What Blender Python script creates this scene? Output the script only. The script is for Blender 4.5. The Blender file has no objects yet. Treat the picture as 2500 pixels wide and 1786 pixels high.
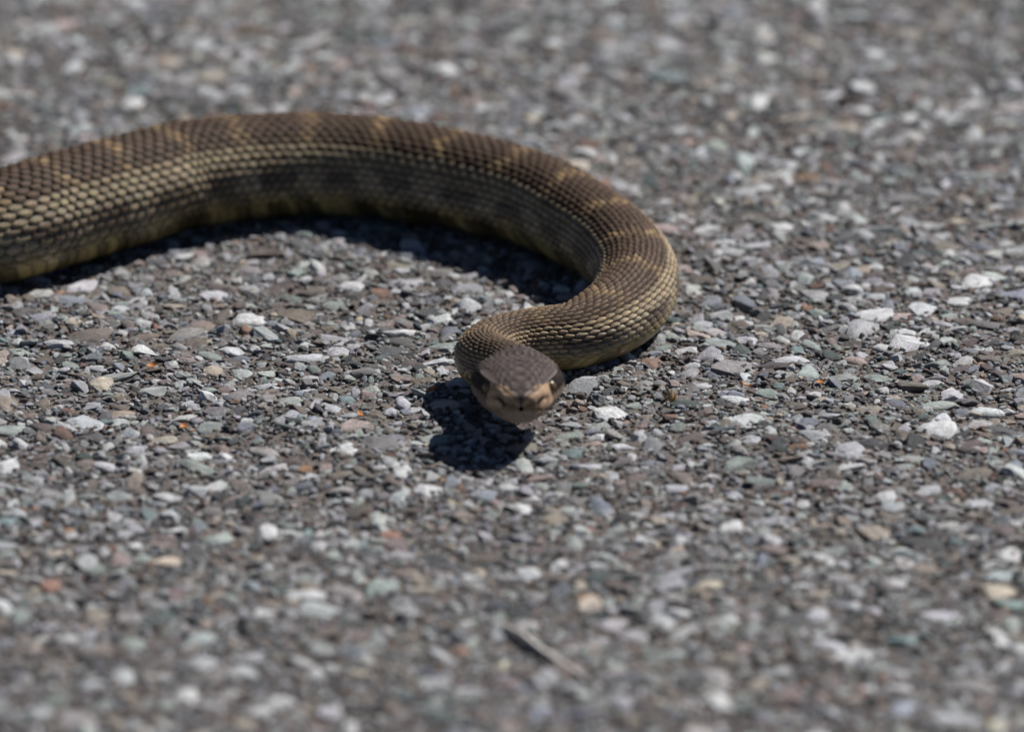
import bpy, bmesh, math, random
import numpy as np
from mathutils import Vector, Matrix, Euler

random.seed(7)
rng = np.random.default_rng(11)
scene = bpy.context.scene
C = scene.collection

# ------------------------------------------------------------------ camera, sky, sun, exposure
PITCH = math.radians(20.0)
DIST = 2.6
FRAME_W = 0.335                      # metres across the picture at the focus distance
LOOK = Vector((0.0, 0.0, 0.0))
cam_data = bpy.data.cameras.new('camera')
cam = bpy.data.objects.new('camera', cam_data)
C.objects.link(cam)
cam.location = LOOK + Vector((0, -DIST * math.cos(PITCH), DIST * math.sin(PITCH)))
cam.rotation_euler = (math.radians(90) - PITCH, 0, 0)
cam_data.sensor_width = 36.0
cam_data.lens = 36.0 * DIST / FRAME_W
cam_data.clip_start = 0.05
cam_data.clip_end = 3000
cam_data.dof.use_dof = True
cam_data.dof.focus_distance = DIST - 0.012
cam_data.dof.aperture_fstop = 7.3
cam_data.dof.aperture_blades = 0
scene.camera = cam

SUN_AZ = math.radians(53)            # from straight ahead of the camera, to its right
SUN_EL = math.radians(49)
world = bpy.data.worlds.new('World')
scene.world = world
world.use_nodes = True
wn = world.node_tree
sky = wn.nodes.new('ShaderNodeTexSky')
sky.sky_type = 'NISHITA'
sky.sun_disc = False
sky.sun_elevation = SUN_EL
sky.sun_rotation = SUN_AZ
sky.altitude = 1200
sky.air_density = 0.5
sky.dust_density = 0.0
wn.links.new(sky.outputs[0], wn.nodes['Background'].inputs[0])
wn.nodes['Background'].inputs[1].default_value = 0.05

sun_data = bpy.data.lights.new('sun', 'SUN')
sun_data.energy = 5.0
sun_data.angle = math.radians(0.53)
sun_data.color = (1.0, 0.972, 0.935)
sun = bpy.data.objects.new('sun', sun_data)
C.objects.link(sun)
to_sun = Vector((math.sin(SUN_AZ) * math.cos(SUN_EL), math.cos(SUN_AZ) * math.cos(SUN_EL), math.sin(SUN_EL)))
sun.rotation_euler = to_sun.to_track_quat('Z', 'Y').to_euler()
sun.location = to_sun * 20

scene.view_settings.view_transform = 'Standard'
scene.view_settings.look = 'None'
scene.view_settings.gamma = 1.0
scene.view_settings.use_curve_mapping = False
scene.view_settings.exposure = 0.5
scene.render.engine = 'CYCLES'
scene.cycles.use_denoising = True
scene.cycles.max_bounces = 6

# ------------------------------------------------------------------ helpers
PXM = 2500.0 / FRAME_W
CP, SP = math.cos(PITCH), math.sin(PITCH)


def on_ground(px, py, z=0.0):
    """where a sight line through a photo pixel meets the level z"""
    u = (px - 1250.0) / PXM
    v = -(py - 893.0) / PXM
    o = np.array(cam.location)
    p = np.array([u, v * SP, v * CP])           # point on the focus plane through the origin
    d = p - o
    t = (z - o[2]) / d[2]
    return o + d * t


def project(P):
    """photo pixel (2500 wide) and depth of world points"""
    P = np.atleast_2d(P) - np.array(cam.location)
    depth = P[:, 1] * CP - P[:, 2] * SP
    up = P[:, 1] * SP + P[:, 2] * CP
    k = DIST / depth
    return 1250 + P[:, 0] * k * PXM, 893 - up * k * PXM, depth


def principled(name, rough=0.6, spec=0.4):
    m = bpy.data.materials.new(name)
    m.use_nodes = True
    nt = m.node_tree
    b = nt.nodes['Principled BSDF']
    b.inputs['Roughness'].default_value = rough
    b.inputs['Specular IOR Level'].default_value = spec
    return m, nt, b


def node(nt, kind, **kw):
    n = nt.nodes.new(kind)
    for k, v in kw.items():
        setattr(n, k, v)
    return n


def link_obj(name, me, parent=None):
    o = bpy.data.objects.new(name, me)
    C.objects.link(o)
    if parent is not None:
        o.parent = parent
    return o


# ------------------------------------------------------------------ materials
def make_stone_material():
    m, nt, b = principled('stone', 0.62, 0.35)
    L = nt.links.new
    tint = node(nt, 'ShaderNodeAttribute', attribute_type='INSTANCER', attribute_name='tint')
    tc = node(nt, 'ShaderNodeTexCoord')
    oi = node(nt, 'ShaderNodeObjectInfo')
    w = node(nt, 'ShaderNodeMath', operation='MULTIPLY'); w.inputs[1].default_value = 57.0
    L(oi.outputs['Random'], w.inputs[0])
    n1 = node(nt, 'ShaderNodeTexNoise', noise_dimensions='4D')
    n1.inputs['Scale'].default_value = 1.6; n1.inputs['Detail'].default_value = 6; n1.inputs['Roughness'].default_value = 0.65
    L(tc.outputs['Object'], n1.inputs['Vector']); L(w.outputs[0], n1.inputs['W'])
    r1 = node(nt, 'ShaderNodeMapRange'); r1.inputs[1].default_value = 0.3; r1.inputs[2].default_value = 0.7
    r1.inputs[3].default_value = 0.55; r1.inputs[4].default_value = 1.3
    L(n1.outputs['Fac'], r1.inputs[0])
    mul = node(nt, 'ShaderNodeMix', data_type='RGBA', blend_type='MULTIPLY'); mul.inputs[0].default_value = 1.0
    L(tint.outputs['Color'], mul.inputs[6]); L(r1.outputs[0], mul.inputs[7])
    # road dust and bitumen stuck to the chips
    n2 = node(nt, 'ShaderNodeTexNoise', noise_dimensions='4D')
    n2.inputs['Scale'].default_value = 4.5; n2.inputs['Detail'].default_value = 5; n2.inputs['Roughness'].default_value = 0.7
    L(tc.outputs['Object'], n2.inputs['Vector']); L(w.outputs[0], n2.inputs['W'])
    r2 = node(nt, 'ShaderNodeMapRange'); r2.inputs[1].default_value = 0.55; r2.inputs[2].default_value = 0.72
    r2.inputs[3].default_value = 0.0; r2.inputs[4].default_value = 0.6
    L(n2.outputs['Fac'], r2.inputs[0])
    mx = node(nt, 'ShaderNodeMix', data_type='RGBA')
    L(r2.outputs[0], mx.inputs[0]); L(mul.outputs[2], mx.inputs[6]); mx.inputs[7].default_value = (0.175, 0.15, 0.136, 1)
    L(mx.outputs[2], b.inputs['Base Color'])
    rr = node(nt, 'ShaderNodeMapRange'); rr.inputs[3].default_value = 0.25; rr.inputs[4].default_value = 0.85
    L(n2.outputs['Fac'], rr.inputs[0]); L(rr.outputs[0], b.inputs['Roughness'])
    bp = node(nt, 'ShaderNodeBump'); bp.inputs['Strength'].default_value = 1.0; bp.inputs['Distance'].default_value = 0.0010
    n3 = node(nt, 'ShaderNodeTexNoise', noise_dimensions='4D')
    n3.inputs['Scale'].default_value = 7.0; n3.inputs['Detail'].default_value = 6; n3.inputs['Roughness'].default_value = 0.7
    L(tc.outputs['Object'], n3.inputs['Vector']); L(w.outputs[0], n3.inputs['W'])
    L(n3.outputs['Fac'], bp.inputs['Height']); L(bp.outputs[0], b.inputs['Normal'])
    return m


def make_road_material():
    """dark grey-brown binder with grit; away from the built stones the chips go on as a texture"""
    m, nt, b = principled('road_binder', 0.85, 0.25)
    L = nt.links.new
    g = node(nt, 'ShaderNodeNewGeometry')
    n = node(nt, 'ShaderNodeTexNoise'); n.inputs['Scale'].default_value = 420; n.inputs['Detail'].default_value = 6
    n.inputs['Roughness'].default_value = 0.75
    L(g.outputs['Position'], n.inputs['Vector'])
    ramp = node(nt, 'ShaderNodeValToRGB')
    e = ramp.color_ramp.elements
    e[0].position = 0.3; e[0].color = (0.035, 0.03, 0.026, 1)
    e[1].position = 0.72; e[1].color = (0.215, 0.183, 0.166, 1)
    L(n.outputs['Fac'], ramp.inputs[0])
    v = node(nt, 'ShaderNodeTexVoronoi'); v.inputs['Scale'].default_value = 170
    L(g.outputs['Position'], v.inputs['Vector'])
    vr = node(nt, 'ShaderNodeValToRGB')
    sep = node(nt, 'ShaderNodeSeparateColor'); L(v.outputs['Color'], sep.inputs[0]); L(sep.outputs[0], vr.inputs[0])
    cols = [(0, (0.1, 0.1, 0.1)), (0.2, (0.2, 0.18, 0.16)), (0.4, (0.3, 0.3, 0.3)), (0.6, (0.24, 0.26, 0.25)), (0.75, (0.42, 0.42, 0.4)), (0.9, (0.22, 0.17, 0.14))]
    el = vr.color_ramp.elements
    el[0].color = cols[0][1] + (1,)
    el[1].position = cols[1][0]; el[1].color = cols[1][1] + (1,)
    for p, c in cols[2:]:
        q = el.new(p); q.color = c + (1,)
    vm = node(nt, 'ShaderNodeMapRange'); vm.inputs[1].default_value = 0.45; vm.inputs[2].default_value = 0.62
    vm.inputs[3].default_value = 1; vm.inputs[4].default_value = 0
    L(v.outputs['Distance'], vm.inputs[0])
    far = node(nt, 'ShaderNodeVectorMath', operation='LENGTH'); L(g.outputs['Position'], far.inputs[0])
    fm = node(nt, 'ShaderNodeMapRange'); fm.inputs[1].default_value = 0.55; fm.inputs[2].default_value = 0.75
    L(far.outputs['Value'], fm.inputs[0])
    k = node(nt, 'ShaderNodeMath', operation='MULTIPLY'); L(vm.outputs[0], k.inputs[0]); L(fm.outputs[0], k.inputs[1])
    mx = node(nt, 'ShaderNodeMix', data_type='RGBA')
    L(k.outputs[0], mx.inputs[0]); L(ramp.outputs[0], mx.inputs[6]); L(vr.outputs[0], mx.inputs[7])
    L(mx.outputs[2], b.inputs['Base Color'])
    bp = node(nt, 'ShaderNodeBump'); bp.inputs['Strength'].default_value = 0.9; bp.inputs['Distance'].default_value = 0.0012
    L(n.outputs['Fac'], bp.inputs['Height']); L(bp.outputs[0], b.inputs['Normal'])
    return m


def make_snake_material(name, rough, spec, bump):
    m, nt, b = principled(name, rough, spec)
    L = nt.links.new
    a = node(nt, 'ShaderNodeAttribute', attribute_type='GEOMETRY', attribute_name='tint')
    g = node(nt, 'ShaderNodeNewGeometry')
    n = node(nt, 'ShaderNodeTexNoise'); n.inputs['Scale'].default_value = 900; n.inputs['Detail'].default_value = 4
    L(g.outputs['Position'], n.inputs['Vector'])
    r = node(nt, 'ShaderNodeMapRange'); r.inputs[1].default_value = 0.3; r.inputs[2].default_value = 0.7
    r.inputs[3].default_value = 0.78; r.inputs[4].default_value = 1.2
    L(n.outputs['Fac'], r.inputs[0])
    mul = node(nt, 'ShaderNodeMix', data_type='RGBA', blend_type='MULTIPLY'); mul.inputs[0].default_value = 1.0
    L(a.outputs['Color'], mul.inputs[6]); L(r.outputs[0], mul.inputs[7])
    L(mul.outputs[2], b.inputs['Base Color'])
    gl = node(nt, 'ShaderNodeMapRange'); gl.inputs[3].default_value = rough; gl.inputs[4].default_value = 0.2   # alpha carries the gloss
    L(a.outputs['Alpha'], gl.inputs[0]); L(gl.outputs[0], b.inputs['Roughness'])
    sp = node(nt, 'ShaderNodeMapRange'); sp.inputs[3].default_value = 0.13; sp.inputs[4].default_value = 0.5
    L(a.outputs['Alpha'], sp.inputs[0]); L(sp.outputs[0], b.inputs['Specular IOR Level'])
    bp = node(nt, 'ShaderNodeBump'); bp.inputs['Strength'].default_value = bump; bp.inputs['Distance'].default_value = 0.0002
    n3 = node(nt, 'ShaderNodeTexNoise'); n3.inputs['Scale'].default_value = 2500; n3.inputs['Detail'].default_value = 3
    L(g.outputs['Position'], n3.inputs['Vector'])
    L(n3.outputs['Fac'], bp.inputs['Height']); L(bp.outputs[0], b.inputs['Normal'])
    return m


M_STONE = make_stone_material()
M_ROAD = make_road_material()
M_SKIN = make_snake_material('snake_skin', 0.62, 0.3, 0.4)
M_SCALE = make_snake_material('snake_scale', 0.68, 0.42, 0.3)

# ------------------------------------------------------------------ the road: one sheet, finer under the snake
bm = bmesh.new()
xs = np.concatenate([[-400, -40, -6, -1.5], np.linspace(-0.6, 0.6, 121), [1.5, 6, 40, 400]])
ys = np.concatenate([[-400, -40, -6, -1.8], np.linspace(-0.7, 0.9, 161), [1.8, 6, 40, 400]])


def ground_z(x, y):
    """gentle unevenness of the rolled surface, fading out to level"""
    f = 0.0011 * np.sin(x * 41 + 1.3) * np.sin(y * 37 + 0.4) + 0.0008 * np.sin(x * 93 + y * 71)
    return f * np.clip((0.9 - np.hypot(x, y)) / 0.3, 0, 1) - 0.0004


gv = [(x, y, float(ground_z(x, y))) for y in ys for x in xs]
nx = len(xs)
gf = [(j * nx + i, j * nx + i + 1, (j + 1) * nx + i + 1, (j + 1) * nx + i) for j in range(len(ys) - 1) for i in range(nx - 1)]
me = bpy.data.meshes.new('road')
me.from_pydata(gv, [], gf)
me.materials.append(M_ROAD)
for p in me.polygons:
    p.use_smooth = True
road = link_obj('road', me)
road['kind'] = 'structure'
road['label'] = 'grey chip seal road of embedded crushed stones'
bm.free()

# ------------------------------------------------------------------ stone shapes (shared)
shapes = bpy.data.collections.new('stone_shapes')
SHAPES = []


def make_stone(i, smooth, npts):
    b = bmesh.new()
    r = np.random.default_rng(100 + i)
    k = 0
    pts = []
    while len(pts) < npts:
        p = r.normal(size=3); p /= np.linalg.norm(p)
        if all(np.dot(p, q) < 0.86 for q in pts) or k > 400:
            pts.append(p)
        k += 1
    ax = np.array([1.0, r.uniform(0.62, 0.9), 1.0])
    for p in pts:
        s = r.uniform(0.84, 1.08)
        q = np.sign(p) * np.abs(p) ** 0.8
        b.verts.new(tuple(q * s * ax))
    res = bmesh.ops.convex_hull(b, input=b.verts[:])
    loose = [v for v in b.verts if not v.link_faces]
    bmesh.ops.delete(b, geom=loose, context='VERTS')
    bmesh.ops.dissolve_limit(b, angle_limit=math.radians(9), verts=b.verts[:], edges=b.edges[:])
    bmesh.ops.bevel(b, geom=b.edges[:], offset=0.12 if smooth else 0.055, segments=1, profile=0.5, affect='EDGES')
    bmesh.ops.triangulate(b, faces=b.faces[:])
    for v in b.verts:
        v.co += Vector(r.normal(size=3) * (0.012 if smooth else 0.018))
    m = bpy.data.meshes.new('stone_shape')
    b.to_mesh(m); b.free()
    co = np.array([v.co[:] for v in m.vertices])
    lo, hi = co.min(0), co.max(0)
    co = (co - (lo + hi) / 2) / ((hi - lo) / 2)
    m.vertices.foreach_set('co', co.ravel())
    for p in m.polygons:
        p.use_smooth = smooth
    m.materials.append(M_STONE)
    m.update()
    o = bpy.data.objects.new('stone_shape_%02d' % i, m)
    shapes.objects.link(o)
    SHAPES.append(m)


NSH = 24
for i in range(NSH):
    make_stone(i, smooth=(i % 3 == 0), npts=10 + (i * 5) % 9)

PAL = {  # real colours of the chips
    'W': (0.54, 0.555, 0.565), 'L': (0.40, 0.40, 0.43), 'Y': (0.27, 0.25, 0.245), 'D': (0.07, 0.071, 0.075),
    'G': (0.25, 0.30, 0.27), 'H': (0.36, 0.40, 0.37), 'T': (0.16, 0.24, 0.24), 'B': (0.17, 0.19, 0.235), 'N': (0.18, 0.14, 0.11),
    'M': (0.14, 0.098, 0.092), 'P': (0.33, 0.24, 0.215), 'C': (0.42, 0.345, 0.26), 'R': (0.24, 0.115, 0.07), 'O': (0.33, 0.17, 0.07),
    'K': (0.06, 0.085, 0.08)}
KEYS = 'WLYDGHTBNMPCROK'
PROB = np.array([.17, .20, .17, .08, .03, .075, .015, .06, .11, .055, .045, .045, .012, .006, .02]); PROB /= PROB.sum()

# stones one can recognise in the photograph: pixel of their middle, width in pixels, colour, (tallness)
KNOWN = '''290 731 53 H;299 770 57 B;20 748 35 W;70 836 48 H;229 871 53 B;396 880 50 D;515 854 70 G;587 863 57 B;743 863 120 W;
286 911 97 H;198 907 70 N;378 946 75 H;495 935 57 L;704 981 75 H;642 935 50 W;638 1001 31 C;295 981 62 N;523 1038 92 G;453 1012 57 W;
396 1065 79 C;383 1043 80 M;264 1030 40 R;950 988 48 N;875 981 33 P;902 898 75 D;787 1091 40 W;754 1149 62 W;484 1105 80 W;849 1008 48 L;
933 712 80 R;822 731 75 G;757 918 45 W;823 819 85 L;480 825 60 N;1755 740 50 B;1823 766 60 W;1909 775 60 C;2133 766 100 W;2028 788 66 Y;
1896 713 85 Y;1764 832 95 G;1796 893 112 Y;1745 911 48 B;1711 931 62 W;1676 990 80 K;1817 1025 116 W;1955 1008 66 M;1953 935 35 N;
2230 935 80 N;2283 973 105 H;2190 984 60 B;2138 911 88 G;2041 981 80 L;2019 1010 62 W;2455 959 50 D;2446 911 60 M;1557 981 75 H;
1729 1083 48 W;1781 1074 62 M;1764 1052 66 T;1592 1120 75 B;1865 1166 88 G;2072 1135 88 W;2239 1109 88 H;2155 1089 35 W;1579 1014 48 C;
1645 1019 62 R;1667 968 84 N;1078 835 80 G;1062 873 100 W;1032 927 65 N;1119 927 66 W;1027 962 64 H;1019 992 56 W;1371 1049 108 G;
1287 1062 46 W;1244 1163 57 L;1198 1165 38 W;1314 1163 78 P;1466 1157 55 C;1431 924 52 W;1379 1000 58 L;1393 1022 54 L;1461 1025 60 H;
1393 1103 60 T;1022 1068 45 W;1100 889 38 P;1046 903 30 C;1650 187 150 T;2112 214 75 W;1320 341 55 W;490 115 75 W;616 60 50 O;770 1485 120 H;
704 1292 60 W;560 1672 55 W;830 1440 100 Y;1200 1080 40 D;690 900 48 D;2170 1445 60 D;1640 1350 90 Y;1990 830 70 G;2350 730 80 W;
2400 640 70 Y;1860 1260 90 L;600 740 60 H;700 720 70 G;430 740 60 C;1120 1290 80 Y;980 1180 70 N;1500 1290 60 H;2300 1240 80 Y;170 1170 70 Y'''
st_x, st_y, st_r, st_c, st_known = [], [], [], [], []
CELL = 0.008
grid = {}
RMAX = 0.0125


def try_place(x, y, r, k, force=False):
    ci, cj = int(math.floor(x / CELL)), int(math.floor(y / CELL))
    if not force:
        for i in (ci - 2, ci - 1, ci, ci + 1, ci + 2):
            for j in (cj - 2, cj - 1, cj, cj + 1, cj + 2):
                for n in grid.get((i, j), ()):
                    d = k * (r + st_r[n])
                    if (x - st_x[n]) ** 2 + (y - st_y[n]) ** 2 < d * d:
                        return False
    grid.setdefault((ci, cj), []).append(len(st_x))
    st_x.append(x); st_y.append(y); st_r.append(r)
    return True


for item in KNOWN.replace('\n', '').split(';'):
    a, b_, w_, c_ = item.split()
    p = on_ground(float(a), float(b_), 0.001)
    dep = project(p)[2][0]
    r = float(w_) / PXM * dep / DIST / 2 * 0.92
    try_place(p[0], p[1], r, 1, True)
    st_c.append(PAL[c_]); st_known.append(True)

X0, X1, Y0, Y1 = -0.42, 0.42, -0.55, 0.75
AREA = (X1 - X0) * (Y1 - Y0)
for n, lo, hi, k in ((3200, .0042, .0072, .82), (23000, .0025, .0051, .71), (110000, .0011, .0025, .60)):
    n = int(n * AREA)
    n = int(n / AREA * AREA)
    cx = rng.uniform(X0, X1, n); cy = rng.uniform(Y0, Y1, n); cr = lo + (hi - lo) * rng.random(n) ** 1.6
    ck = rng.choice(len(KEYS), n, p=PROB)
    for x, y, r, c in zip(cx.tolist(), cy.tolist(), cr.tolist(), ck):
        if try_place(x, y, r, k):
            st_c.append(PAL[KEYS[c]]); st_known.append(False)
n_big = len(st_x)
# grit between the stones: only kept where no stone lies on it
ng = 190000
gx = rng.uniform(X0 * .8, X1 * .8, ng); gy = rng.uniform(Y0 * .8, Y1 * .85, ng); gr = 0.00032 + 0.0008 * rng.random(ng) ** 1.7
gc = rng.choice(len(KEYS), ng, p=PROB)
sx, sy, sr = np.array(st_x), np.array(st_y), np.array(st_r)
SX = np.concatenate([sx, gx]); SY = np.concatenate([sy, gy]); SR = np.concatenate([sr, gr])
SC = np.concatenate([np.array(st_c), np.array([PAL[k] for k in KEYS])[gc]])
N = len(SX)
known = np.zeros(N, bool); known[:len(st_known)] = st_known
grey = SC.mean(1, keepdims=True)
SC = grey + (SC - grey) * 0.72
SC = SC * np.where(known, rng.lognormal(0, 0.07, N), rng.lognormal(0, 0.30, N))[:, None] * (1 + rng.normal(0, 0.018, (N, 3)))
SC = np.clip(SC, 0.02, 0.6)
rz = rng.uniform(0, 2 * math.pi, N)
rz[known] = rng.normal(0, 0.25, known.sum()) + math.pi * (rng.random(known.sum()) < .5)
tilt = np.where(SR > .0045, 0.13, 0.26)
rx = rng.normal(0, 1, N) * tilt; ry = rng.normal(0, 1, N) * tilt
thick = rng.uniform(0.34, 0.70, N); thick[known] = rng.uniform(.30, .46, known.sum())
grit = np.arange(N) >= n_big
thick[grit] = rng.uniform(0.5, 0.9, grit.sum())
thick = np.where(SR > .005, thick * .8, thick)
wy = rng.uniform(0.45, 1.0, N)
scale = np.stack([SR * 1.12, SR * 1.12 * wy, SR * thick], 1)
# rolled in: the tops lie roughly level, a little proud of the binder
proud = 0.0008 + 0.08 * SR + rng.normal(0, 0.00035, N) + np.where(rng.random(N) < .10, 0.0006, 0)
SZ = ground_z(SX, SY) + proud - scale[:, 2]
SZ = np.maximum(SZ, ground_z(SX, SY) - 0.45 * scale[:, 2])
SZ[grit] = ground_z(SX[grit], SY[grit]) + scale[grit, 2] * 0.5
variant = rng.integers(0, NSH, N)

# the 300 stones that show largest are objects of their own, the rest is one mass
u, v, dep = project(np.stack([SX, SY, SZ], 1))
inside = (u > -10) & (u < 2510) & (v > -10) & (v < 1796)
size = np.where(inside, scale[:, 0] * scale[:, 1] / dep ** 2, -1)
size[known & inside] += 0.3 * size.max()
top = np.argsort(-size)[:300]
for i in top:
    o = bpy.data.objects.new('stone', SHAPES[variant[i]])
    C.objects.link(o)
    o.parent = road
    o.location = (SX[i], SY[i], SZ[i]); o.rotation_euler = (rx[i], ry[i], rz[i]); o.scale = scale[i]
    o['tint'] = [float(c) for c in SC[i]]
rest = np.ones(N, bool); rest[top] = False
idx = np.nonzero(rest)[0]
me = bpy.data.meshes.new('loose_stones')
me.vertices.add(len(idx))
me.vertices.foreach_set('co', np.stack([SX, SY, SZ], 1)[idx].astype(np.float32).ravel())
for nm, data in (('rot', np.stack([rx, ry, rz], 1)), ('size', scale), ('tint', SC)):
    a = me.attributes.new(nm, 'FLOAT_VECTOR', 'POINT')
    a.data.foreach_set('vector', data[idx].astype(np.float32).ravel())
a = me.attributes.new('variant', 'INT', 'POINT')
a.data.foreach_set('value', variant[idx].astype(np.int32))
gravel = link_obj('embedded_gravel', me, road)
gravel['kind'] = 'stuff'
ng_ = bpy.data.node_groups.new('scatter', 'GeometryNodeTree')
ng_.interface.new_socket('Geometry', in_out='INPUT', socket_type='NodeSocketGeometry')
ng_.interface.new_socket('Geometry', in_out='OUTPUT', socket_type='NodeSocketGeometry')
gi = ng_.nodes.new('NodeGroupInput'); go = ng_.nodes.new('NodeGroupOutput')
ci = ng_.nodes.new('GeometryNodeCollectionInfo'); ci.inputs[0].default_value = shapes
ci.inputs['Separate Children'].default_value = True; ci.inputs['Reset Children'].default_value = True
iop = ng_.nodes.new('GeometryNodeInstanceOnPoints')
iop.inputs['Pick Instance'].default_value = True


def named(nm, typ):
    n = ng_.nodes.new('GeometryNodeInputNamedAttribute'); n.data_type = typ; n.inputs[0].default_value = nm
    return n.outputs[0]


e2r = ng_.nodes.new('FunctionNodeEulerToRotation')
ng_.links.new(named('rot', 'FLOAT_VECTOR'), e2r.inputs[0])
ng_.links.new(gi.outputs[0], iop.inputs['Points'])
ng_.links.new(ci.outputs[0], iop.inputs['Instance'])
ng_.links.new(named('variant', 'INT'), iop.inputs['Instance Index'])
ng_.links.new(e2r.outputs[0], iop.inputs['Rotation'])
ng_.links.new(named('size', 'FLOAT_VECTOR'), iop.inputs['Scale'])
ng_.links.new(iop.outputs[0], go.inputs[0])
md = gravel.modifiers.new('scatter', 'NODES'); md.node_group = ng_

# ------------------------------------------------------------------ the snake: centre line from tail to snout (cm), radius (cm)
# photo pixels (2500 wide) of the middle of the body and its radius in pixels; unseen rear part given in world cm
VIS = [(-40, 566, 135), (110, 524, 137), (220, 492, 137), (330, 462, 135), (440, 432, 132), (660, 407, 127), (880, 408, 123), (1100, 440, 120), (1310, 492, 114),
       (1420, 548, 107), (1510, 612, 101), (1553, 678, 97), (1535, 742, 93), (1478, 788, 88), (1399, 823, 80)]
ctrl = []
for px, py, rp in VIS:
    r = rp / PXM
    for _ in range(4):
        p = on_ground(px, py, r * 0.96)
        r = rp / PXM * project(p)[2][0] / DIST
    ctrl.append((p[0], p[1], r * 0.94 + 0.0006, r))
# the neck doubles back on itself and lifts the head
NECK = [(0.95, -0.48, 1.10, 1.02), (0.15, -0.80, 1.12, 0.97), (-0.58, -1.45, 1.15, 0.94), (-0.90, -2.40, 1.22, 0.90), (-0.70, -3.40, 1.36, 0.87), (-0.18, -4.25, 1.50, 0.85), (0.12, -4.90, 1.60, 0.85)]
for x, y, z, r in NECK:
    ctrl.append((x / 100, y / 100, z / 100, r / 100))
# off to the left the body swings back and away, and ends in the rattle
fx, fy, fz, fr = ctrl[0]
TAIL = [(-0.075, -0.018, 0.95), (-0.15, -0.012, 0.93), (-0.20, 0.05, 0.9), (-0.19, 0.13, 0.85), (-0.13, 0.20, 0.76), (-0.15, 0.29, 0.62), (-0.22, 0.33, 0.46), (-0.27, 0.36, 0.34)]
for dx, dy, k in TAIL:
    ctrl.insert(0, (fx + dx, fy + dy, fr * k * 0.94 + 0.0006, fr * k))
ctrl = np.array(ctrl)


def spline(P, per=60):
    """centripetal Catmull-Rom through the rows of P"""
    P = np.vstack([2 * P[0] - P[1], P, 2 * P[-1] - P[-2]])
    out = []
    for i in range(1, len(P) - 2):
        p0, p1, p2, p3 = P[i - 1:i + 3]
        t0 = 0; t1 = t0 + np.linalg.norm((p1 - p0)[:3]) ** .5; t2 = t1 + np.linalg.norm((p2 - p1)[:3]) ** .5; t3 = t2 + np.linalg.norm((p3 - p2)[:3]) ** .5
        for t in np.linspace(t1, t2, per, endpoint=False):
            a1 = (t1 - t) / (t1 - t0) * p0 + (t - t0) / (t1 - t0) * p1
            a2 = (t2 - t) / (t2 - t1) * p1 + (t - t1) / (t2 - t1) * p2
            a3 = (t3 - t) / (t3 - t2) * p2 + (t - t2) / (t3 - t2) * p3
            b1 = (t2 - t) / (t2 - t0) * a1 + (t - t0) / (t2 - t0) * a2
            b2 = (t3 - t) / (t3 - t1) * a2 + (t - t1) / (t3 - t1) * a3
            out.append((t2 - t) / (t2 - t1) * b1 + (t - t1) / (t2 - t1) * b2)
    out.append(P[-2])
    return np.array(out)


HEAD_DIR = np.array([0.045, -0.998, 0.03]); HEAD_DIR /= np.linalg.norm(HEAD_DIR)
HEAD_LEN = 0.038
neck_end = ctrl[-1, :3].copy()
line = spline(np.vstack([ctrl, np.append(neck_end + HEAD_DIR * HEAD_LEN * .3, ctrl[-1, 3]), np.append(neck_end + HEAD_DIR * HEAD_LEN, ctrl[-1, 3])]))
seg = np.linalg.norm(np.diff(line[:, :3], axis=0), axis=1)
arc = np.concatenate([[0], np.cumsum(seg)])
STEP = 0.0005
S_END = arc[-1]
sg = np.append(np.arange(0, S_END, STEP), S_END)
cen = np.stack([np.interp(sg, arc, line[:, i]) for i in range(3)], 1)
rad = np.interp(sg, arc, line[:, 3])
ker = np.hanning(15); ker /= ker.sum()
for i in range(3):
    pad = np.concatenate([2 * cen[0, i] - cen[1:8, i][::-1], cen[:, i], 2 * cen[-1, i] - cen[-8:-1, i][::-1]])
    cen[:, i] = np.convolve(pad, ker, 'valid')
tan = np.gradient(cen, axis=0); tan /= np.linalg.norm(tan, axis=1)[:, None]
side = np.cross(tan, [0, 0, 1.0]); side /= np.linalg.norm(side, axis=1)[:, None]
upv = np.cross(side, tan)
S_HEAD = S_END - HEAD_LEN            # where the neck ends

# cross-sections: half width, top, bottom, squareness of the upper and lower half
wd = rad * 1.04; tp = rad * 0.98; bt = rad * 0.94
sqt = np.full(len(sg), 2.0); sqb = np.full(len(sg), 2.35)
ha = np.clip((sg - S_HEAD) / HEAD_LEN, -1, 1)
HA = [-.16, -.02, .08, .18, .28, .38, .48, .58, .68, .78, .86, .92, .96, .985, 1.0]
HW = [.86, 1.02, 1.28, 1.43, 1.48, 1.45, 1.36, 1.23, 1.08, .94, .82, .70, .57, .41, .0]
HT = [.80, .78, .77, .77, .77, .78, .79, .78, .74, .67, .60, .52, .44, .32, .0]
HB = [.80, .82, .86, .90, .90, .88, .85, .80, .76, .70, .64, .58, .50, .36, .0]
HQ = [2.0, 2.0, 2.1, 2.25, 2.45, 2.65, 2.9, 3.1, 3.2, 3.2, 3.1, 2.9, 2.6, 2.4, 2.2]
h = ha > -.16


def pch(x, X, Y):
    """smooth interpolation"""
    X = np.array(X); Y = np.array(Y); d = np.gradient(Y, X)
    i = np.clip(np.searchsorted(X, x) - 1, 0, len(X) - 2)
    H = X[i + 1] - X[i]; t = (x - X[i]) / H
    y = (2 * t ** 3 - 3 * t ** 2 + 1) * Y[i] + (t ** 3 - 2 * t ** 2 + t) * H * d[i] + (-2 * t ** 3 + 3 * t ** 2) * Y[i + 1] + (t ** 3 - t ** 2) * H * d[i + 1]
    return np.maximum(y, 0)


wd[h] = pch(ha[h], HA, HW) / 100; tp[h] = pch(ha[h], HA, HT) / 100; bt[h] = pch(ha[h], HA, HB) / 100
sqt[h] = pch(ha[h], HA, HQ); sqb[h] = 2.2
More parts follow.
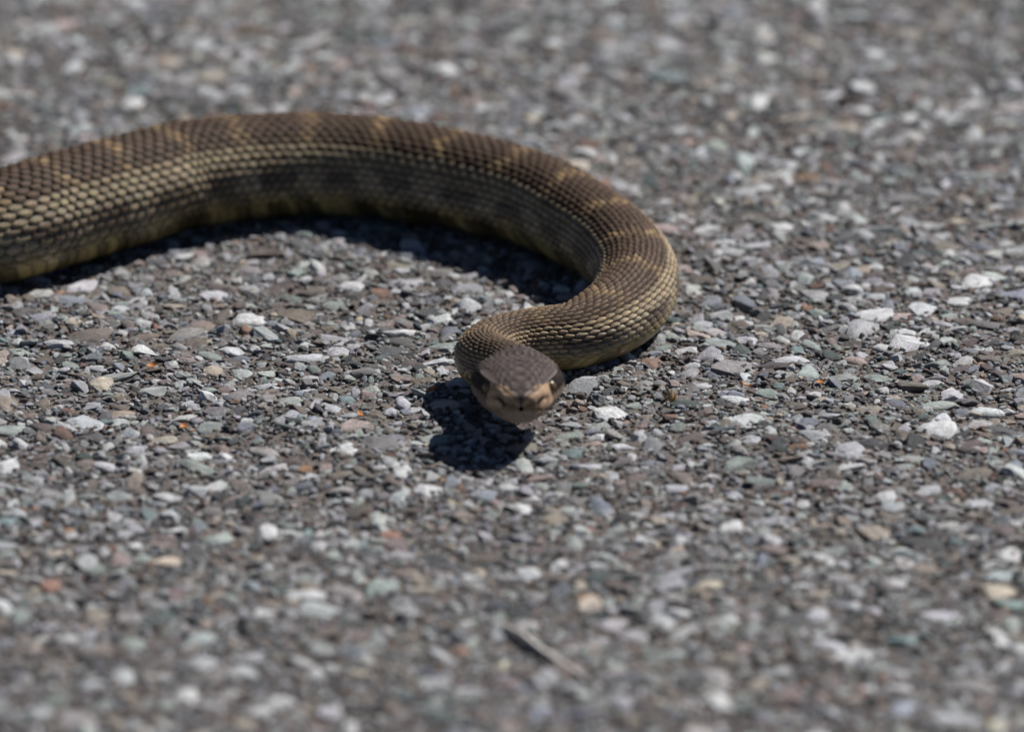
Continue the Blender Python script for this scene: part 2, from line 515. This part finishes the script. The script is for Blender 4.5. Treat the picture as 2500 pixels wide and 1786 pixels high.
# rattle and blunt tail end
tl = sg < 0.05
k = np.clip(sg / 0.05, 0, 1)
rattle = 0.72 + 0.16 * np.abs(np.sin(sg / 0.0042 * math.pi))
prof = np.where(tl, np.minimum(np.sqrt(np.clip(sg / 0.004, 0, 1)), 1) * np.where(sg < 0.034, rattle, 1), 1)
wd *= prof; tp *= prof; bt *= prof


def surf(s, th, off=0.0):
    """point on the snake at arc length s and angle th from the top (positive to the side vector), and the outward normal"""
    s = np.asarray(s, float); th = np.asarray(th, float)
    f = np.clip(s / STEP, 0, len(sg) - 1.001)
    i = np.minimum(f.astype(int), len(sg) - 2)
    t = f - i

    def g(A):
        return (A[i] * (1 - t)[..., None] + A[i + 1] * t[..., None]) if A.ndim == 2 else A[i] * (1 - t) + A[i + 1] * t
    c, S_, U_ = g(cen), g(side), g(upv)
    w, a, b, q1, q2 = g(wd), g(tp), g(bt), g(sqt), g(sqb)
    sn, cs = np.sin(th), np.cos(th)
    upper = cs >= 0
    q = np.where(upper, q1, q2)
    x = w * np.sign(sn) * np.abs(sn) ** (2 / q)
    z = np.where(upper, a, b) * np.sign(cs) * np.abs(cs) ** (2 / q)
    p = c + S_ * x[..., None] + U_ * z[..., None]
    hh = np.where(upper, a, b)
    nx_ = sn / np.maximum(w, 1e-5); nz_ = cs / np.maximum(hh, 1e-5)
    ln = np.hypot(nx_, nz_) + 1e-9
    nrm = S_ * (nx_ / ln)[..., None] + U_ * (nz_ / ln)[..., None]
    return p + nrm * np.asarray(off)[..., None], nrm


def hash01(*a):
    v = np.sin(sum(np.asarray(x, float) * k for x, k in zip(a, (12.9898, 78.233, 37.719)))) * 43758.5453
    return v - np.floor(v)


BAR = 0.0265                          # spacing of the pale cross bars
TAN = np.array([0.235, 0.160, 0.085]); DARK = np.array([0.062, 0.039, 0.026]); MID = np.array([0.140, 0.102, 0.063])
PALE = np.array([0.245, 0.197, 0.130]); OLIVE = np.array([0.25, 0.185, 0.075]); YELL = np.array([0.30, 0.23, 0.095]); SOOT = np.array([0.05, 0.040, 0.022])
HGREY = np.array([0.054, 0.041, 0.037]); HTAN = np.array([0.37, 0.25, 0.16]); HCHIN = np.array([0.27, 0.205, 0.155]); HDARK = np.array([0.018, 0.012, 0.010])


def sm(x, a, b):
    t = np.clip((x - a) / (b - a), 0, 1)
    return t * t * (3 - 2 * t)


def mixc(A, B, t):
    return A * (1 - t[..., None]) + B * t[..., None]


def pattern(s, th):
    """the animal's own markings"""
    s = np.asarray(s, float); th = np.asarray(th, float)
    a = np.abs(np.degrees(th))
    d = S_END - s
    wob = 0.0014 * np.sin(a * 0.11 + np.floor(d / BAR) * 2.1)
    ph = ((d + wob) / BAR) % 1.0
    bar = np.exp(-((ph - 0.5) / 0.088) ** 2)
    nearneck = sm(d, 0.17, 0.08)
    dorsal = mixc(DARK + 0 * s[..., None], np.array([0.090, 0.063, 0.044]) + 0 * s[..., None], nearneck)
    bar = bar * (1 - 0.6 * nearneck) * (0.68 + 0.32 * np.sin(a * .13 + np.floor(d / BAR) * 1.7))
    col = mixc(dorsal, TAN + 0 * dorsal, bar)
    flank = sm(a, 40, 56)
    pale = mixc(PALE + 0 * dorsal, MID * 1.55 + 0 * dorsal, nearneck * .6)
    col = mixc(col, pale, flank)
    lat = np.exp(-((a - 86) / 14.0) ** 2) * sm(np.abs(ph - 0.5), 0.15, 0.28) * 0.85
    col = mixc(col, DARK * .8 + 0 * dorsal, lat)
    col = mixc(col, OLIVE + 0 * dorsal, sm(a, 94, 108))
    blot = sm(np.sin(d / BAR * 2 * math.pi * 1.0 + 0.035 * a + 0.6 * np.sin(d * 300)), -0.1, 0.5)
    col = mixc(col, SOOT + 0 * dorsal, sm(a, 92, 106) * blot * (0.72 - .45 * nearneck))
    col = mixc(col, YELL + 0 * dorsal, sm(a, 104, 118) * (1 - .85 * blot))
    # head
    A = (s - S_HEAD) / HEAD_LEN
    hm = sm(A, -0.25, 0.02)
    top_ = HGREY + 0 * dorsal
    hc = mixc(top_, HCHIN + 0 * dorsal, sm(a, 84, 100))
    eye = sm(a, 50, 57) * (1 - sm(a, 92, 101)) * sm(A, 0.02, 0.12) * (1 - sm(A, 0.66, 0.71))
    hc = mixc(hc, HDARK + 0 * dorsal, eye)
    vee = 50 - 42 * np.clip((A - 0.68) / 0.30, 0, 1) ** 1.15
    snout = sm(A, 0.66, 0.72) * sm(a, vee - 4, vee + 5) * (1 - sm(a, 105, 125))
    hc = mixc(hc, HTAN + 0 * dorsal, snout * .95)
    hc = mixc(hc, np.array([0.34, 0.31, 0.29]) + 0 * dorsal, np.exp(-((a - vee) / 3.2) ** 2) * sm(A, .66, .7) * (1 - sm(A, .95, .98)) * .7)
    under = np.exp(-((a - vee - 9) / 6.0) ** 2) * sm(A, .80, .88) * (1 - sm(A, .985, 1.0))
    hc = mixc(hc, np.array([0.055, 0.036, 0.024]) + 0 * dorsal, under * .8)
    tip = sm(A, 0.965, 0.99) * sm(a, 25, 60) * (1 - sm(a, 95, 120))
    hc = mixc(hc, np.array([0.20, 0.135, 0.075]) + 0 * dorsal, tip)
    mott = np.sin(a * .37 + 3 * np.sin(A * 31)) * np.sin(A * 47 + 2.0 * np.sin(a * .21) + 1.0 * (th > 0))
    hc = hc * (1 - 0.45 * sm(mott, .1, .8) * sm(a, 40, 60) * sm(A, .6, .75) * (1 - sm(a, 112, 130)))[..., None]
    return mixc(col, hc, hm)


# ---------- continuous body mesh, head included
rows = np.concatenate([np.arange(0, S_HEAD - 0.004, 0.0018), np.linspace(S_HEAD - 0.004, S_END - 0.0012, 84), S_END - 0.0012 + 0.0012 * np.array([.25, .5, .7, .85, .95, 1.0])])
NT = 72
ths = np.linspace(-math.pi, math.pi, NT, endpoint=False)
SS, TT = np.meshgrid(rows, ths, indexing='ij')
A = (SS - S_HEAD) / HEAD_LEN; deg = np.degrees(TT); ab = np.abs(deg)


def dent(a0, t0, ra, rt):
    return np.exp(-(((A - a0) / ra) ** 2 + ((ab - t0) / rt) ** 2))


off = np.zeros_like(SS)
off -= 0.0014 * dent(0.92, 80, 0.045, 12)            # nostrils
off -= 0.0010 * dent(0.84, 88, 0.04, 8)             # heat pits
off -= 0.0012 * dent(0.66, 72, 0.06, 13)             # eye sockets
off += 0.0009 * dent(0.62, 50, 0.11, 6)              # brow ridge
off += 0.0004 * np.exp(-((ab - 47) / 5.0) ** 2) * sm(A, .66, .74) * (1 - sm(A, .93, .98))    # edge of the snout
off -= 0.0007 * np.exp(-((ab - 112 + 14 * sm(A, .8, 1)) / 2.6) ** 2) * sm(A, .12, .25) * (1 - sm(A, .985, 1.0))  # mouth line
off -= 0.0006 * np.exp(-(deg / 10.0) ** 2) * sm(A, .3, .5) * (1 - sm(A, .75, .9))
body_scale_zone = 1 - sm(A, -.1, .05)
P, _ = surf(SS, TT, off)
col = pattern(SS, TT)
skin = mixc(col, col * 0.2, body_scale_zone * (1 - sm(ab, 118, 130) * .6))     # bare skin between the scales is darker
hole = np.clip(dent(0.92, 80, 0.045, 13) * 2.2 + dent(0.84, 88, 0.030, 6) * 0.9, 0, 1)
skin = mixc(skin, np.array([0.012, 0.008, 0.006]) + 0 * skin, hole)
mouth = np.exp(-((ab - 112 + 14 * sm(A, .8, 1)) / 1.8) ** 2) * sm(A, .12, .25)
skin = mixc(skin, skin * .35, mouth * .8)
nr = len(rows)
verts = P.reshape(-1, 3)
faces = []
for i in range(nr - 1):
    for j in range(NT):
        k_ = (j + 1) % NT
        faces.append((i * NT + j, i * NT + k_, (i + 1) * NT + k_, (i + 1) * NT + j))
faces.append(tuple(range(NT))[::-1])


def coloured_mesh(name, verts, faces, cols, mat, smooth=True, gloss=0.0):
    me = bpy.data.meshes.new(name)
    me.from_pydata([tuple(v) for v in verts], [], faces)
    a = me.attributes.new('tint', 'FLOAT_COLOR', 'POINT')
    c4 = np.ones((len(verts), 4), np.float32); c4[:, :3] = np.clip(cols, 0.004, 0.8)[:, :3]
    c4[:, 3] = gloss
    a.data.foreach_set('color', c4.ravel())
    me.materials.append(mat)
    me.polygons.foreach_set('use_smooth', [smooth] * len(me.polygons))
    me.update()
    return me


snake = bpy.data.objects.new('rattlesnake', None)
C.objects.link(snake)
snake.location = (ctrl[len(TAIL) + 7][0], ctrl[len(TAIL) + 7][1], 0)
snake['label'] = 'brown rattlesnake curving over the stony road with its head raised'
snake['category'] = 'snake'
inv = np.array(snake.location)


def snake_part(name, me, parent=snake):
    o = link_obj(name, me, parent)
    if parent is snake:
        o.matrix_parent_inverse = Matrix.Translation(-Vector(snake.location))
    return o


body = snake_part('body', coloured_mesh('body', verts, faces, skin.reshape(-1, 3), M_SKIN))
bmm = bmesh.new(); bmm.from_mesh(body.data); bmesh.ops.recalc_face_normals(bmm, faces=bmm.faces[:]); bmm.to_mesh(body.data); bmm.free()

# ---------- scales: keeled plates that overlap towards the tail
TG = np.array([0.0, 0.22, 0.5, 0.74, 0.92, 1.0])
WG = np.array([0.36, 0.80, 1.0, 0.82, 0.46, 0.10])
EG = np.array([-0.10, 0.22, 0.55, 0.85, 1.0, 0.80])
VG = np.array([-1.0, -0.55, 0.0, 0.55, 1.0])
KG = np.array([0.0, 0.62, 1.0, 0.62, 0.0])
SFACES = [(i * 5 + j, i * 5 + j + 1, i * 5 + j + 6, i * 5 + j + 5) for i in range(5) for j in range(4)]
scales = []       # (verts, cols, projected size)


def add_scale(s0, th0, length, dth, lift, keel, base, rim, hi, gloss=0.0):
    """s0 front end, extends towards the tail by length; dth half width in radians"""
    t = TG[:, None]; v = VG[None, :]
    s = s0 - length * (t - 0.06 * (1 - np.abs(v)) * (t > .9)) + 0 * v
    th = th0 + dth * WG[:, None] * v
    e = lift * EG[:, None] * (0.16 + 0.84 * KG[None, :]) + keel * np.exp(-(v / 0.30) ** 2) * np.sin(np.clip(t, 0, .95) * math.pi) + 0.00006
    e = e + 0 * s
    e[-1] *= 0.75
    P, n = surf(s, th, e)
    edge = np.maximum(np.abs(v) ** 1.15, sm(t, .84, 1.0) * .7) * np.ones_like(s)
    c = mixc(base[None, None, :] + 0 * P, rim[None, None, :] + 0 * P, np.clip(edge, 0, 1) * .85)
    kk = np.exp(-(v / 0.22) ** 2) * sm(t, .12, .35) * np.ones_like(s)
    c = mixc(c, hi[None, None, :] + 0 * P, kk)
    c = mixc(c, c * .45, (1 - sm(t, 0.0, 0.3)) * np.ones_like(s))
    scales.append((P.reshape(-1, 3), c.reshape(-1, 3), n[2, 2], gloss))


COLS = 27
TH_MAX = math.radians(113)
s = 0.036
row = 0
row_s = []
while s < S_HEAD - 0.001:
    r = np.interp(s, sg, rad)
    row_s.append(s)
    s += 0.00445 * (r / 0.0185) ** 0.55
row_s = np.array(row_s)
for i, s in enumerate(row_s):
    ds = (row_s[i + 1] - s) if i + 1 < len(row_s) else s - row_s[i - 1]
    for j in range(COLS):
        th = -TH_MAX + (j + 0.5) * 2 * TH_MAX / COLS
        s0 = s + (0.5 * ds if j % 2 else 0) + ds * 0.55 + rng.normal(0, ds * .03)
        s0 = min(s0, S_HEAD + 0.002)
        th += rng.normal(0, 0.010)
        base = pattern(np.array([s0 - ds * .5]), np.array([th]))[0]
        base = base * rng.lognormal(0, 0.11) * (1 + rng.normal(0, .02, 3))
        a = abs(math.degrees(th))
        lateral = float(sm(a, 88, 108))
        d = S_END - s0
        nn = float(sm(d, 0.20, 0.10))
        back = 1 - lateral
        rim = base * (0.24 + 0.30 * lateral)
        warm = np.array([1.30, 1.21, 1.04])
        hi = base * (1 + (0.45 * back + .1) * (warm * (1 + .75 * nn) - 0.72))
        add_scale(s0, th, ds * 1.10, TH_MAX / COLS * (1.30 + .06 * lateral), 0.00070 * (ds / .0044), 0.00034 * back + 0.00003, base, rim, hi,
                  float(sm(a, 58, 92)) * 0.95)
# belly shields: one wide plate to each row
belly_idx = len(scales)
VB = np.linspace(-1, 1, 15)
BFACES = [(i * 15 + j, i * 15 + j + 1, i * 15 + j + 16, i * 15 + j + 15) for i in range(3) for j in range(14)]
belly = []
for i, s in enumerate(row_s):
    ds = (row_s[i + 1] - s) if i + 1 < len(row_s) else s - row_s[i - 1]
    t = np.array([0.0, .35, .8, 1.0])[:, None]
    th = math.pi + (math.pi - TH_MAX + 0.10) * VB[None, :] * np.array([.94, 1, .98, .95])[:, None]
    ss = s + ds * .6 - ds * 1.25 * (t + 0.9 * (np.abs(VB)[None, :] ** 2 - .6)) + 0 * th
    th = np.where(th > math.pi, th - 2 * math.pi, th)
    e = 0.00035 * np.array([-.1, .35, 1, .9])[:, None] + 0 * th
    P, n = surf(ss, th, e)
    c = pattern(ss, th)
    mot = hash01(np.round(ss / .004), np.round(th * 6), 3)
    c = c * (0.8 + .35 * mot)[..., None] * (0.38 if rng.random() < .42 else 1.05)
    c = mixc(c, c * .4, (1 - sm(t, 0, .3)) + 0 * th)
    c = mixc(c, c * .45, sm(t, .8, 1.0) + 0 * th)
    belly.append((P.reshape(-1, 3), c.reshape(-1, 3)))
# head: small keeled scales on the crown, larger shields along the lips
for i in range(20):
    A0 = 0.02 + i * 0.046
    if A0 > .93:
        break
    s0 = S_HEAD + A0 * HEAD_LEN
    half = 62 if A0 < .55 else 44
    wloc = np.interp(s0, sg, wd)
    ncol = max(5, int(round(wloc * 2 * (half / 75) / 0.00165)))
    for j in range(ncol):
        th = math.radians(-half + (j + .5 + .5 * (i % 2)) * 2 * half / ncol)
        if abs(th) > math.radians(half):
            continue
        # the two smooth plates above the eyes take this place
        if .44 < A0 < .80 and 36 < abs(math.degrees(th)):
            continue
        base = pattern(np.array([s0]), np.array([th]))[0] * rng.lognormal(0, .18)
        add_scale(s0 + .0012, th, 0.0031, math.radians(half) / ncol * 1.22, 0.00032, 0.00022, base, base * .45, base * 1.55, 0.0)
for sgn in (-1, 1):
    for (t0, n_, hw, a0, a1) in ((97, 9, 10.5, .2, .965), (124, 9, 9.5, .22, .95), (80, 11, 7.5, .14, .62)):
        for i in range(n_):
            A0 = a0 + (a1 - a0) * (i + 1) / n_
            s0 = S_HEAD + A0 * HEAD_LEN
            tt = t0 - (12 * float(sm(np.array(A0), .8, 1.0)) if t0 != 80 else 0)
            base = pattern(np.array([s0 - .002]), np.array([math.radians(tt)]))[0] * rng.lognormal(0, .10)
            add_scale(s0, sgn * math.radians(tt), HEAD_LEN * (a1 - a0) / n_ * 1.22, math.radians(hw), 0.00022, 0.0, base, base * .78, base * 1.05)

# the 300 scales that show largest become parts, the rest one cover
big = []
for n, (Pv, cv, nr_, gs) in enumerate(scales):
    u, v, dep = project(Pv)
    q = np.stack([u, v], 1).reshape(6, 5, 2)
    ar = 0.0
    for i in range(5):
        for j in range(4):
            d1 = q[i + 1, j + 1] - q[i, j]; d2 = q[i + 1, j] - q[i, j + 1]
            ar += d1[0] * d2[1] - d1[1] * d2[0]
    mid = Pv[12] - np.array(cam.location)
    facing = -np.dot(mid / np.linalg.norm(mid), nr_)
    vis = facing > 0.15 and u.min() > 0 and v.min() > 0
    # scales of the rear coil's inner flank and neck face hidden behind the head are left in the cover
    hid = 1160 < u.mean() < 1385 and 870 < v.mean() < 1030 and Pv[12][1] > -0.03
    big.append(abs(ar) if vis and not hid else -1)
order = np.argsort(-np.array(big))
chosen = set(int(i) for i in order[:300])
vs, fs, cs_ = [], [], []
base_n = 0
gls = []
for n, (Pv, cv, _, gs) in enumerate(scales):
    if n in chosen:
        o = snake_part('scale', coloured_mesh('scale', Pv, SFACES, cv, M_SCALE, True, gs))
        continue
    vs.append(Pv); cs_.append(cv); gls.append(np.full(len(Pv), gs))
    fs.extend([tuple(x + base_n for x in f) for f in SFACES]); base_n += len(Pv)
o = snake_part('scale_cover', coloured_mesh('scale_cover', np.vstack(vs), fs, np.vstack(cs_), M_SCALE, True, np.concatenate(gls))); o['kind'] = 'stuff'
vs, fs, cs_, base_n = [], [], [], 0
for Pv, cv in belly:
    vs.append(Pv); cs_.append(cv)
    fs.extend([tuple(x + base_n for x in f) for f in BFACES]); base_n += len(Pv)
o = snake_part('belly_shields', coloured_mesh('belly_shields', np.vstack(vs), fs, np.vstack(cs_), M_SCALE, True, 0.7)); o['kind'] = 'stuff'

# ---------- eyes and the plates above them
m_eye, nt, b = principled('snake_eye', 0.28, 0.4)
b.inputs['Base Color'].default_value = (0.10, 0.065, 0.03, 1)
m_pupil, nt, b = principled('snake_pupil', 0.1, 0.6)
b.inputs['Base Color'].default_value = (0.004, 0.004, 0.004, 1)


def ball(name, centre, r, sc, rot, mat, parent):
    bmx = bmesh.new()
    bmesh.ops.create_icosphere(bmx, subdivisions=3, radius=1.0)
    for vtx in bmx.verts:
        q = rot @ Vector((vtx.co.x * r * sc[0], vtx.co.y * r * sc[1], vtx.co.z * r * sc[2]))
        vtx.co = Vector(centre) + q
    me = bpy.data.meshes.new(name); bmx.to_mesh(me); bmx.free()
    me.materials.append(mat)
    for p in me.polygons:
        p.use_smooth = True
    return me


for sgn in (-1, 1):
    pe, ne = surf(np.array([S_HEAD + .665 * HEAD_LEN]), np.array([sgn * math.radians(71)]), np.array([-0.0011]))
    pe, ne = pe[0], ne[0]
    eye = snake_part('eye', ball('eye', pe, 0.0021, (1, 1, 1), Matrix.Identity(3), m_eye, snake))
    out = Vector(ne)
    rot = out.to_track_quat('X', 'Z').to_matrix()
    pupil = snake_part('pupil', ball('pupil', Vector(pe) + out * 0.00150, 0.0010, (0.75, .42, 1.25), rot, m_pupil, snake), eye)
    # brow plate: a small smooth shield standing out over the eye
    uu = np.linspace(0, 1, 13); vv = np.linspace(-1, 1, 9)
    wprof = np.sin(np.clip(uu * .94 + .05, 0, 1) * math.pi) ** .55
    ss = S_HEAD + HEAD_LEN * (0.45 + 0.36 * uu[:, None]) + 0 * vv[None, :]
    th = sgn * np.radians(46 + 8.0 * wprof[:, None] * vv[None, :] - 7 * uu[:, None])
    rise = 0.00035 + 0.00055 * (vv[None, :] > -2) * sm(vv[None, :], -.6, 1.0) * wprof[:, None]
    Pt, nn_ = surf(ss, th, rise)
    Pb, _ = surf(ss, th, rise - 0.0007)
    # overhang: push the outer edge sideways
    outw = np.array([np.interp(ss[:, 4], sg, side[:, i]) for i in range(3)]).T
    push = sgn * 0.0008 * (sm(vv, -.2, 1.0)[None, :] * wprof[:, None])
    Pt = Pt + outw[:, None, :] * push[..., None]; Pb = Pb + outw[:, None, :] * push[..., None]
    V = np.vstack([Pt.reshape(-1, 3), Pb.reshape(-1, 3)])
    F = []
    for i in range(12):
        for j in range(8):
            q = (i * 9 + j, i * 9 + j + 1, i * 9 + j + 10, i * 9 + j + 9)
            F.append(q); F.append(tuple(x + 117 for x in q[::-1]))
    ring = [i * 9 for i in range(13)] + [12 * 9 + j for j in range(1, 9)] + [i * 9 + 8 for i in range(11, -1, -1)] + list(range(7, 0, -1))
    for x, y in zip(ring, ring[1:] + ring[:1]):
        F.append((x, y, y + 117, x + 117))
    cc = np.ones((len(V), 3)) * HGREY * 1.15
    ed = np.tile((sm(vv, .45, 1.0)[None, :] * np.ones((13, 1))).ravel(), 2)
    cc = mixc(cc, np.array([0.20, 0.18, 0.17]) + 0 * cc, ed * .8)
    bp_ = snake_part('brow_plate', coloured_mesh('brow_plate', V, F, cc, M_SCALE))
    bmm = bmesh.new(); bmm.from_mesh(bp_.data); bmesh.ops.recalc_face_normals(bmm, faces=bmm.faces[:]); bmm.to_mesh(bp_.data); bmm.free()

# ------------------------------------------------------------------ dry plant scraps between the stones
m_straw, nt, b = principled('dry_straw', 0.8, 0.2)
b.inputs['Base Color'].default_value = (0.44, 0.29, 0.155, 1)
m_leaf, nt, b = principled('dry_leaf', 0.6, 0.3)
b.inputs['Base Color'].default_value = (0.38, 0.14, 0.035, 1)


def strip(points, r0, r1, mat, name, parent=None, sides=6):
    bmx = bmesh.new(); rings = []
    pts = [Vector(p) for p in points]
    for i, p in enumerate(pts):
        d = (pts[min(i + 1, len(pts) - 1)] - pts[max(i - 1, 0)]).normalized()
        a = d.orthogonal().normalized(); c = d.cross(a)
        r = r0 + (r1 - r0) * i / (len(pts) - 1)
        rings.append([bmx.verts.new(p + (a * math.cos(k * 2 * math.pi / sides) + c * math.sin(k * 2 * math.pi / sides)) * r * (1 + .25 * ((k * 7 + i * 3) % 3 - 1))) for k in range(sides)])
    for A_, B_ in zip(rings, rings[1:]):
        for k in range(sides):
            bmx.faces.new((A_[k], A_[(k + 1) % sides], B_[(k + 1) % sides], B_[k]))
    bmx.faces.new(rings[0][::-1]); bmx.faces.new(rings[-1])
    me = bpy.data.meshes.new(name); bmx.to_mesh(me); bmx.free()
    me.materials.append(mat)
    return link_obj(name, me, parent)


p = on_ground(1640, 985, 0.0)
tw = bpy.data.objects.new('straw_stub', None); C.objects.link(tw); tw.location = p
tw['label'] = 'short frayed brown straw stub standing behind the dark green stone'
tw['category'] = 'straw'
for k, (dx, tx, ty, hh) in enumerate(((0, -.0022, .001, .0062), (.0007, -.0008, .002, .0044), (-.0005, -.0030, 0, .0040), (.0011, .0002, .001, .003))):
    strip([(dx, 0, -0.0008), (dx + tx * .3, ty * .3, hh * .4), (dx + tx * .7, ty * .8, hh * .8), (dx + tx, ty, hh)], 0.0008, .0002, m_straw, 'fibre', tw, 5)


def flake(px, py, w, rot, label, mat):
    p = on_ground(px, py, 0.0022)
    n = 6
    V, F = [], []
    for lay in (0, 1):
        for i in range(n + 1):
            t = i / n
            for j in (-1, 0, 1):
                x = (t - .5) * w
                y = j * w * .28 * math.sin(math.pi * (.08 + .84 * t)) ** .7
                V.append((x, y, .16 * w * (t - .5) ** 2 * 4 + .08 * w * j * j - lay * .00018))
    m_ = 3 * (n + 1)
    for i in range(n):
        for j in (0, 1):
            q = (i * 3 + j, i * 3 + j + 1, i * 3 + j + 4, i * 3 + j + 3)
            F.append(q); F.append(tuple(x + m_ for x in q[::-1]))
    ring = [i * 3 for i in range(n + 1)] + [n * 3 + 1] + [i * 3 + 2 for i in range(n, -1, -1)] + [1]
    for x, y in zip(ring, ring[1:] + ring[:1]):
        F.append((y, x, x + m_, y + m_))
    me = bpy.data.meshes.new('leaf_scrap'); me.from_pydata(V, [], F); me.materials.append(mat)
    o = link_obj('leaf_scrap', me); o.location = p; o.rotation_euler = (0.25, -.2, rot)
    o['label'] = label; o['category'] = 'leaf scrap'
    o['group'] = 'dry leaf scraps on the road'
    return o


for px, py, w, rot, label in (
        (372, 892, .0035, .3, 'tiny curled orange leaf scrap on the grit inside the curve of the snake'),
        (879, 1012, .0032, 1.9, 'tiny orange leaf scrap on the grit just outside the shadow of the snake head'),
        (447, 1040, .0032, 1.0, 'tiny orange brown leaf scrap between pale stones on the open road'),
        (1054, 951, .0030, .5, 'tiny dull orange leaf scrap at the edge of the neck shadow'),
        (1822, 940, .0036, 2.7, 'tiny orange leaf scrap on the grit, first one past the straw stub'),
        (2005, 932, .0032, .2, 'tiny orange leaf scrap on the grit, second one past the straw stub')):
    flake(px, py, w, rot, label, m_leaf)

# weathered twig lying in the gravel in front of the snake
m_twig, nt, b = principled('grey_twig', 0.85, 0.2)
nz = node(nt, 'ShaderNodeTexNoise'); nz.inputs['Scale'].default_value = 900
rp = node(nt, 'ShaderNodeValToRGB')
rp.color_ramp.elements[0].color = (0.34, 0.31, 0.28, 1); rp.color_ramp.elements[1].color = (0.55, 0.52, 0.48, 1)
nt.links.new(nz.outputs['Fac'], rp.inputs[0]); nt.links.new(rp.outputs[0], b.inputs['Base Color'])
pts = [on_ground(x, y, z) for x, y, z in ((1232, 1532, .0012), (1275, 1550, .0018), (1325, 1590, .0019), (1372, 1620, .0017), (1425, 1655, .0017), (1470, 1676, .0009))]
o0 = pts[0].copy()
twig = strip([tuple(q - o0) for q in pts], .0013, .0008, m_twig, 'twig', None, 7)
twig.location = o0
twig['label'] = 'weathered grey twig lying on the gravel in front of the snake'
twig['category'] = 'twig'
